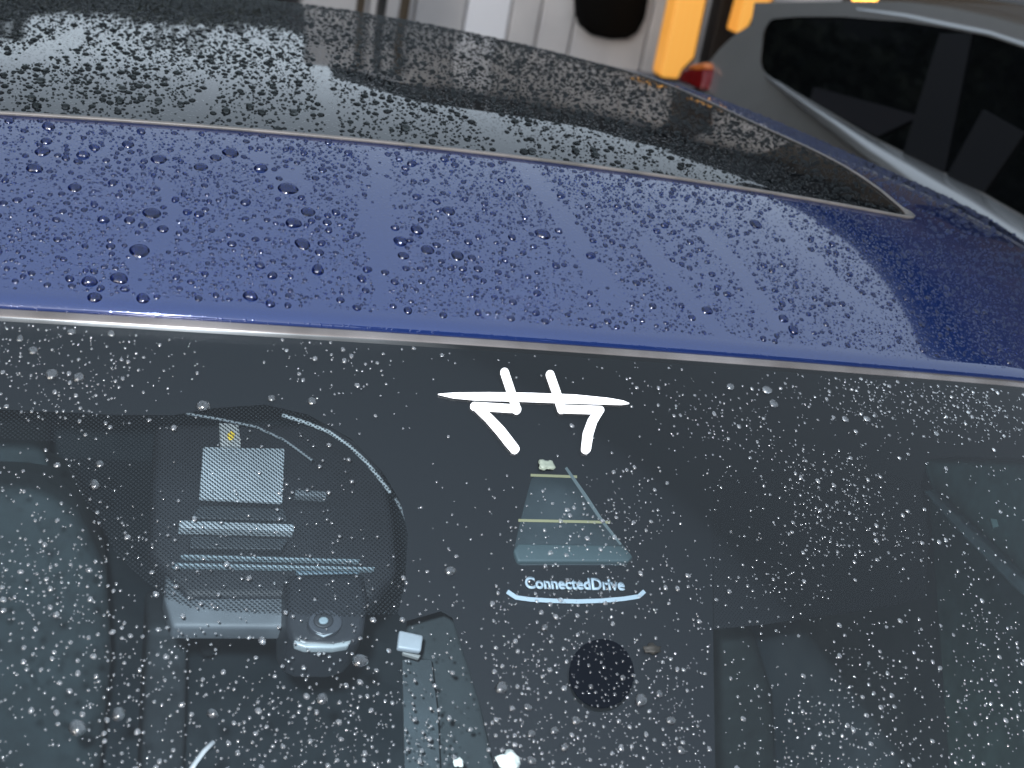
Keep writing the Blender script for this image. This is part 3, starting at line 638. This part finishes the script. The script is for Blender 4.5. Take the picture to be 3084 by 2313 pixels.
# pale sill moulding below the windows
def band(name, A, B, mt, bulge=.012, K=8):
    """a smooth swelling strip of bodywork between two curves"""
    V = []; Fc = []
    for a, b in zip(A, B):
        for k in range(K+1):
            u = k/K; p = a.lerp(b, u); V.append(p+Vector((-.75, 0, .65))*bulge*math.sin(math.pi*u))
    for i in range(len(A)-1):
        for k in range(K): q = i*(K+1)+k; Fc.append((q, q+1, q+K+2, q+K+1))
    return S(mesh(name, V, Fc, mt, None, True))
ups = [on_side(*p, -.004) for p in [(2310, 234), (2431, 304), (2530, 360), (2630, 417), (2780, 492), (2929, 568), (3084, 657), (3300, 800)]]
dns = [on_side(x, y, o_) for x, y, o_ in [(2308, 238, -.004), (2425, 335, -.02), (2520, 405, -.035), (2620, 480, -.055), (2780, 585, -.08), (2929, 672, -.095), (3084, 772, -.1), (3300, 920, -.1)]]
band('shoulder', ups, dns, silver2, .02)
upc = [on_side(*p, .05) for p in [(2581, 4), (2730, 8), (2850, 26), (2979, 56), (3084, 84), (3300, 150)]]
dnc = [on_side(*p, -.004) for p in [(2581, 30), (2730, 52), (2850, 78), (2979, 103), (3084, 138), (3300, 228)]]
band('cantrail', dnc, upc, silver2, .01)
ug = [on_side(*p, -.008) for p in [(2630, 430), (2780, 512), (2929, 600), (3084, 700), (3300, 850)]]
S(tube('window_seal', ug, .004, M['black'], None, 6))
# tail lamp: red lens, amber top
tlp = [on_side(*p, -.03) for p in [(2036, 243), (2046, 218), (2064, 206), (2124, 192), (2118, 232), (2106, 270)]]
lamp_e = S(prism('tail_lamp', tlp, (.12, .0, 0), mat('red_lens', (.12, .003, .004), .2), None, .012))
o = prism('indicator_lens', [on_side(*p, -.033) for p in [(2064, 207), (2085, 192), (2122, 188), (2126, 207), (2100, 212)]], (.05, .02, 0), mat('amber_lens', (.5, .14, .03), .25), None, .006); S(o)
# seats seen dimly behind the tint are on this side of the pane: pillar and door frame
for pp in ([(2830, 100), (2925, 100), (2840, 520), (2720, 460)], [(2960, 330), (3084, 400), (2960, 580), (2850, 530)]):
    S(prism('pillar', [on_side(*p, -.001) for p in pp], (.004, 0, 0), mat('tinted_pillar', (.004, .0045, .006), .6, Specular_IOR_Level=.15), None))
S(prism('seat', [on_side(*p, -.0005) for p in [(2450, 262), (2770, 350), (2640, 412), (2440, 300)]], (.003, 0, 0), mat('tinted_seat', (.005, .005, .007), .6, Specular_IOR_Level=.15), None))
for y in (-1.15, 2.35):
    n = 28; S(mesh('wheel', [(1.44+.2*k, y+.34*math.cos(2*math.pi*i/n), -1.16+.34*math.sin(2*math.pi*i/n)) for k in (0, 1) for i in range(n)], [tuple(range(n)), tuple(range(n, 2*n))[::-1]]+[(i, (i+1) % n, n+(i+1) % n, n+i) for i in range(n)], M['black'], None, False))

# ================================================================== RAIN
def cap(nseg, nring, hr, seed, closed=True, irr=.1):
    """unit drop: footprint radius 1, height hr, softly irregular outline, closed by a base"""
    rg = np.random.default_rng(seed); a = np.arange(nseg)*2*np.pi/nseg; ph = rg.uniform(0, 6.28, 3)
    out = 1+irr*np.sin(a+ph[0])*.5+irr*np.sin(2*a+ph[1])+irr*.5*np.sin(3*a+ph[2])
    V = [(0, 0, hr)]; th0 = 2*math.atan(hr); Rr = 1/math.sin(th0) if th0 < math.pi/2 else 1
    Rs = (1+hr*hr)/(2*hr); thm = math.asin(min(1, 1/Rs)) if hr <= 1 else math.pi/2
    for i in range(1, nring+1):
        th = thm*i/nring; r = Rs*math.sin(th); z = hr-Rs*(1-math.cos(th))
        for k in range(nseg): V.append((r*out[k]*math.cos(a[k]), r*out[k]*math.sin(a[k]), max(z, 0)))
    Fc = [(0, 1+k, 1+(k+1) % nseg) for k in range(nseg)]
    for i in range(nring-1):
        b = 1+i*nseg
        for k in range(nseg): Fc.append((b+k, b+nseg+k, b+nseg+(k+1) % nseg, b+(k+1) % nseg))
    if closed: Fc.append(tuple(1+(nring-1)*nseg+k for k in range(nseg))[::-1])
    return np.array(V), Fc
def tri(Fc):
    T = []
    for f in Fc:
        for i in range(1, len(f)-1): T.append((f[0], f[i], f[i+1]))
    return np.array(T)
def seg_dist(px, py, pts):
    d = np.full(px.shape, 1e9)
    for (ax, ay), (bx, by) in zip(pts[:-1], pts[1:]):
        vx, vy = bx-ax, by-ay; t = np.clip(((px-ax)*vx+(py-ay)*vy)/(vx*vx+vy*vy), 0, 1)
        d = np.minimum(d, np.hypot(px-ax-vx*t, py-ay-vy*t))
    return d
# tracks wiped clean by running water, as lines in the photo with a half-width
TRACKS = [([(-40, 190), (110, 160), (240, 105)], 26), ([(570, 345), (640, 255)], 24), ([(960, 150), (985, 300), (1010, 400)], 24), ([(1140, 480), (1150, 620), (1165, 800)], 34), ([(1100, 620), (1125, 720), (1150, 900)], 24),
          ([(1440, 330), (1560, 470), (1700, 660), (1780, 800), (1850, 900)], 30), ([(2330, 650), (2420, 760), (2520, 860), (2640, 950)], 26), ([(2120, 700), (2220, 800), (2350, 980)], 20),
          ([(790, 480), (820, 520), (850, 560)], 30), ([(500, 560), (520, 640), (480, 740)], 26), ([(1940, 740), (2080, 900), (2200, 1040)], 22), ([(400, 720), (420, 860)], 24), ([(880, 520), (900, 560)], 34), ([(2000, 480), (2060, 540)], 14)]
def track_mask(px, py):
    m_ = np.ones(px.shape)
    for pts, hw in TRACKS: m_ *= np.clip((seg_dist(px, py, pts)-hw*.7)/(hw*.5), .03, 1)
    return m_
def blob(px, py, cx, cy, rx, ry): return np.exp(-((px-cx)/rx)**2-((py-cy)/ry)**2)
def vnoise(x, y, s, seed):
    rg = np.random.default_rng(seed); T = rg.random((64, 64)); u = x*s; v = y*s; i = np.floor(u).astype(int); j = np.floor(v).astype(int); a = u-i; b = v-j
    a = a*a*(3-2*a); b = b*b*(3-2*b); g_ = lambda p, q: T[p % 64, q % 64]
    return (g_(i, j)*(1-a)+g_(i+1, j)*a)*(1-b)+(g_(i, j+1)*(1-a)+g_(i+1, j+1)*a)*b
def d_roof(px, py, x, y): return track_mask(px, py)*(.35+1.0*vnoise(x, y, 18, 1))*np.where((px > 2600) & (py < 760), .4, 1)
def d_ws(px, py, x, y):
    d = .10+0*px
    d += 2.6*blob(px, py, 260, 1110, 320, 130)*(px < 640) + .8*blob(px, py, 1010, 1190, 190, 110) + .25*blob(px, py, 700, 1080, 300, 70)
    d += 1.25*blob(px, py, 2420, 1230, 380, 130) + .6*blob(px, py, 2480, 1560, 330, 230) + .9*blob(px, py, 2850, 1200, 200, 90)
    d += 2.4*np.clip((py-1760)/250, 0, 1)*(px > 1440)*(px < 2140)*(1-.9*blob(px, py, 1900, 1890, 170, 80)) + 2.6*blob(px, py, 1050, 2250, 440, 240) + 1.3*blob(px, py, 250, 2220, 350, 260) + .7*blob(px, py, 250, 1700, 300, 200)
    d += .8*blob(px, py, 1850, 1600, 200, 170) + .35*(px > 2160)*(py > 1850)+.5*blob(px, py, 2750, 1950, 260, 120) + .5*blob(px, py, 1360, 1600, 60, 300)
    d *= 1-.9*blob(px, py, 1600, 1240, 330, 130); d *= 1-.85*blob(px, py, 700, 1150, 150, 60)*(px > 520)
    d *= 1-.85*blob(px, py, 2080, 1420, 110, 240); d *= 1-.75*blob(px, py, 1410, 1400, 120, 120); d *= 1-.9*blob(px, py, 1450, 2000, 45, 500)*(px < 1500)
    return d*(.12+2.2*vnoise(x, y, 22, 5)**1.8)*np.where(py < 1020+.04*px-20, .9, 1)
class Field:
    def __init__(s): s.x = []; s.y = []; s.r = []; s.cell = {}
    def add(s, xs, ys, rs, tight=1.04):
        for x, y, r in zip(xs, ys, rs):
            c = .012; i, j = int(x//c), int(y//c); bad = False
            for a in (-1, 0, 1):
                for b in (-1, 0, 1):
                    for (u, v, q) in s.cell.get((i+a, j+b), ()):
                        if (u-x)**2+(v-y)**2 < ((q+r)*tight)**2: bad = True; break
                    if bad: break
                if bad: break
            if not bad:
                s.cell.setdefault((i, j), []).append((x, y, r)); s.x.append(x); s.y.append(y); s.r.append(r)
def scatter(field, fn, dens, N, rlo, rhi, pw, xr, yr, ok):
    x = rng.uniform(*xr, N); y = rng.uniform(*yr, N); z = fn(x, y); px, py = project(np.column_stack([x, y, z]))
    k = (px > -90) & (px < PW+90) & (py > -60) & (py < PH+90) & ok(x, y); x, y, px, py = x[k], y[k], px[k], py[k]
    k = rng.random(len(x)) < dens(px, py, x, y); x, y = x[k], y[k]
    u = rng.random(len(x)); r = rlo*(rhi/rlo)**(u**pw); field.add(x, y, r)
def on_paint(x, y): return (y > KY*x*x+.03) & ((y < .255+.09*x*x-.006) | (np.abs(x) > gx_at(y)+.006)) & (y < 1.4) & (x < .75)
def on_pane(x, y): return (y > .255+.09*x*x+.008) & (np.abs(x) < gx_at(y)-.007) & (y < 1.4)
def on_ws(x, y): return y < KY*x*x+.003
fields = []
# the largest drops of the roof lie where the photo shows them (centre, full width in photo pixels)
BIG = [(420, 755, 62), (868, 568, 58), (128, 457, 46), (105, 507, 46), (457, 642, 52), (695, 460, 52), (478, 480, 46), (885, 672, 46), (928, 638, 46), (912, 735, 48), (360, 838, 50), (270, 848, 44), (285, 895, 42),
       (430, 898, 42), (210, 840, 30), (957, 812, 42), (605, 503, 42), (385, 435, 38), (285, 445, 34), (250, 467, 38), (225, 565, 42), (140, 425, 34), (145, 380, 40), (785, 507, 40), (650, 475, 34), (1352, 635, 42), (1255, 692, 40), (1205, 727, 40),
       (1288, 752, 44), (1378, 770, 42), (1636, 705, 48), (1240, 492, 30), (1365, 785, 30), (1215, 770, 34), (340, 550, 30), (740, 610, 32), (312, 662, 34), (390, 663, 34), (490, 690, 34), (600, 645, 30), (755, 892, 42), (1160, 820, 26), (985, 670, 30),
       (1090, 840, 30), (820, 830, 30), (1500, 820, 26), (1440, 810, 30), (2275, 675, 40), (1780, 770, 30), (2130, 935, 36), (2360, 960, 34), (2390, 995, 36), (1690, 590, 26), (1960, 650, 26)]
fp = Field(); fg = Field(); fw = Field()
for a, b, wv in BIG:
    p = onr(a, b); fp.add([p.x], [p.y], [wv/2*p_dist(p)/FPX])
BIGW = [(155, 1127, 40), (237, 1137, 36), (612, 1222, 40), (285, 1460, 36), (300, 1398, 26), (232, 2192, 54), (357, 2152, 44), (641, 2150, 34), (970, 2105, 36), (1085, 1990, 46), (1510, 2072, 42), (1930, 2110, 44), (940, 1208, 28), (818, 1200, 26), (1355, 1720, 34), (2310, 1175, 34),
        (2330, 1215, 30), (2545, 1262, 24), (2610, 1262, 24), (2200, 1165, 26), (2820, 1305, 20), (1590, 2130, 26), (1670, 2200, 28), (1700, 2250, 28), (1735, 2170, 30), (2020, 2170, 30), (2050, 2260, 30), (1640, 1890, 24), (1600, 2210, 26), (1985, 2090, 24), (790, 1930, 24), (1600, 2290, 30), (100, 1055, 30), (215, 1000, 26), (335, 1005, 24), (60, 1020, 26), (470, 1790, 20)]
for a, b, wv in BIGW:
    p = onw(a, b); fw.add([p.x], [p.y], [wv/2*p_dist(p)/FPX])
scatter(fp, roof_z, d_roof, 42000, .0011, .0042, 1.9, (-.55, .75), (.0, 1.0), on_paint)
scatter(fp, roof_z, d_roof, 60000, .0006, .0015, 1.5, (-.55, .75), (.0, 1.0), on_paint)
scatter(fp, roof_z, d_roof, 36000, .0003, .0006, 1.0, (-.5, .62), (.0, .36), on_paint)
scatter(fg, roof_z, d_roof, 7000, .0018, .0046, 1.6, (-.55, .5), (.25, 1.2), on_pane)
scatter(fg, roof_z, d_roof, 32000, .0007, .0019, 1.2, (-.55, .5), (.25, 1.1), on_pane)
scatter(fw, ws_z, d_ws, 9000, .0010, .0023, 1.7, (-.55, .65), (-.55, .06), on_ws)
scatter(fw, ws_z, d_ws, 30000, .0005, .0011, 1.5, (-.55, .65), (-.55, .06), on_ws)
def frames(fn, x, y):
    N = nrm(fn, x, y); T = np.cross(np.array([0, 1.0, 0]), N); T /= np.linalg.norm(T, axis=1, keepdims=True); B = np.cross(N, T); return T, B, N
def bulk(name, fn, fld, idx, mt, lab, hr, lift, stretch=1.0, closed=True):
    x = np.array(fld.x)[idx]; y = np.array(fld.y)[idx]; r = np.array(fld.r)[idx]; z = fn(x, y); T, B, N = frames(fn, x, y)
    Vs = []; Ts = []; off = 0; rg = np.random.default_rng(len(idx))
    kind = np.where(r > .0016, 0, np.where(r > .0008, 1, 2))
    for lv, (ns, nr) in enumerate(((14, 4), (9, 3), (7, 2))):
        for var in range(3):
            sel = np.where((kind == lv) & (np.arange(len(r)) % 3 == var))[0]
            if not len(sel): continue
            V, Fc = cap(ns, nr, hr, var+lv*5, closed, (.09, .07, .04)[lv]); T3 = tri(Fc); a = rg.uniform(0, 6.28, len(sel)); hs_ = rg.uniform(.75, 1.15, len(sel)); st = rg.uniform(.95, 1.15, len(sel))*stretch
            c, s = np.cos(a), np.sin(a); X = V[None, :, 0]*c[:, None]-V[None, :, 1]*s[:, None]; Y = (V[None, :, 0]*s[:, None]+V[None, :, 1]*c[:, None])*st[:, None]; Z = V[None, :, 2]*hs_[:, None]
            rr_ = r[sel][:, None, None]
            Pn = np.stack([x[sel], y[sel], z[sel]], -1)[:, None, :]+rr_*(X[..., None]*T[sel][:, None]+Y[..., None]*B[sel][:, None]+Z[..., None]*N[sel][:, None])+N[sel][:, None]*lift
            Vs.append(Pn.reshape(-1, 3)); Ts.append((T3[None]+(np.arange(len(sel))*len(V))[:, None, None]+off).reshape(-1, 3)); off += len(sel)*len(V)
    V = np.concatenate(Vs); T3 = np.concatenate(Ts); me = bpy.data.meshes.new(name)
    me.vertices.add(len(V)); me.vertices.foreach_set('co', V.ravel()); me.loops.add(T3.size); me.loops.foreach_set('vertex_index', T3.ravel().astype(np.int32))
    me.polygons.add(len(T3)); me.polygons.foreach_set('loop_start', np.arange(0, T3.size, 3, dtype=np.int32)); me.update(calc_edges=True); me.validate()
    me.polygons.foreach_set('use_smooth', [True]*len(me.polygons)); me.set_sharp_from_angle(angle=R(38))
    o = link(name, me, mt); tag(o, lab, 'raindrops', None, 'stuff'); return o
allr = [(r, 'p', i) for i, r in enumerate(fp.r)]+[(r*.9, 'g', i) for i, r in enumerate(fg.r)]+[(r*1.1, 'w', i) for i, r in enumerate(fw.r)]
def shown(k, i):
    fl_ = {'p': fp, 'g': fg, 'w': fw}[k]; fn = ws_z if k == 'w' else roof_z; x, y = fl_.x[i], fl_.y[i]; z = float(fn(x, y)); n = nrm(fn, np.array([x]), np.array([y]))[0]
    v = np.array(CAM)-np.array([x, y, z]); d = np.linalg.norm(v); return fl_.r[i]**2*abs(n@v/d)/d**2
cand = sorted([(shown(k, i), k, i) for r, k, i in sorted(allr, reverse=True)[:1400]], reverse=True)[:295]
bigset = {'p': set(), 'g': set(), 'w': set()}
for _, k, i in cand: bigset[k].add(i)
protos = {}
for k, hr, mt in (('p', .66, M['water']), ('g', .55, M['water_dark']), ('w', .55, M['water_ws'])):
    for v_ in range(4):
        V, Fc = cap(28, 9, hr*(.85+.1*v_), 40+v_, k == 'w', .03+.025*v_); me = bpy.data.meshes.new('raindrop'); me.from_pydata([tuple(q) for q in V], [], Fc); me.update()
        me.polygons.foreach_set('use_smooth', [True]*len(me.polygons)); me.set_sharp_from_angle(angle=R(38)); me.materials.append(mt); protos[k, v_] = me
GRP = {'p': 'large raindrops on the blue roof', 'g': 'large raindrops on the roof glass', 'w': 'large raindrops on the windshield'}
SINGLE = {(420, 755, 0): 'biggest raindrop low on the left part of the blue roof', (868, 568, 0): 'wide raindrop with a bare dry patch above it on the blue roof',
          (360, 838, 0): 'round raindrop just below and left of the biggest roof drop', (957, 812, 0): 'round raindrop low on the blue roof above the bright edge highlight',
          (128, 457, 0): 'upper of two neighbouring wide raindrops at the far left of the blue roof', (105, 507, 0): 'lower of two neighbouring wide raindrops at the far left of the blue roof',
          (695, 460, 0): 'flat wide raindrop below the roof seal in the left half of the blue roof', (1636, 705, 0): 'dark oval raindrop beside a clean water track in the middle of the blue roof',
          (2275, 675, 0): 'dark oval raindrop near the tip of the roof glass on blue paint', (155, 1127, 0): 'left one of two big grey raindrops at the windshield top left', (237, 1137, 0): 'right one of two big grey raindrops at the windshield top left',
          (612, 1222, 0): 'dark round raindrop above the small white card behind the windshield', (285, 1460, 0): 'lone round raindrop on the windshield left of the pale paper card',
          (232, 2192, 0): 'largest raindrop at the bottom left of the windshield', (357, 2152, 0): 'bright oval raindrop right of the largest bottom left raindrop',
          (1085, 1990, 0): 'raindrop with two pale curved gleams below the mirror foot', (1355, 1720, 0): 'lone raindrop on the windshield left of the printed arc line'}
proto_obj = {}
for _, k, i in cand:
    fl_ = {'p': fp, 'g': fg, 'w': fw}[k]; fn = ws_z if k == 'w' else roof_z; x, y, r = fl_.x[i], fl_.y[i], fl_.r[i]; z = float(fn(x, y))
    T, B, N = frames(fn, np.array([x]), np.array([y])); me = protos[k, i % 4]
    if k not in proto_obj:
        o = bpy.data.objects.new('raindrop', me); proto_obj[k] = o
    else: o = proto_obj[k].copy(); o.data = me
    COL.objects.link(o); px_, py_ = project(np.array([[x, y, z]])); px_, py_ = px_[0], py_[0]
    side = 'left' if px_ < 1028 else ('middle' if px_ < 2056 else 'right')
    if k == 'p': near = 'beside the glass seal' if y-KY*x*x > .16 else 'nearer the windshield'; lab = f'domed raindrop on blue roof, {side} third of photo, {near}'
    elif k == 'g': lab = f'dark rounded raindrop on the black roof glass, {side} third of the photo'
    else: near = 'above the lettering' if py_ < 1760 else 'below the lettering'; lab = f'clear raindrop on windshield, {side} third of photo, {near}'
    for (a_, b_, w_), l_ in SINGLE.items():
        if abs(px_-a_)+abs(py_-b_) < 14: lab = l_
    tag(o, lab, 'raindrop', GRP[k])
    mm = Matrix((Vector(T[0]), Vector(B[0]), Vector(N[0]))).transposed().to_4x4(); mm.translation = Vector((x, y, z))+Vector(N[0])*(.00025 if k == 'w' else -.0002)
    a = rng.uniform(0, 6.28); flatn = .78 if r > .006 else 1
    o.matrix_world = mm @ Matrix.Rotation(a, 4, 'Z') @ Matrix.Diagonal((r, r*rng.uniform(.93, 1.08), r*flatn, 1))
for k, fn, fl_, mt, lab, hr, lift in (('p', roof_z, fp, M['water'], 'small raindrops beading all over the blue roof metal', .6, .00005), ('g', roof_z, fg, M['water_dark'], 'small dark raindrops crowding the black roof glass', .48, -.001), ('w', ws_z, fw, M['water_fine'], 'fine raindrops scattered over the windshield', .6, .00025)):
    idx = np.array([i for i in range(len(fl_.r)) if i not in bigset[k]]); bulk('small_raindrops', fn, fl_, idx, mt, lab, hr, lift, 1.0, k == 'w')
    print('drops', k, len(fl_.r))
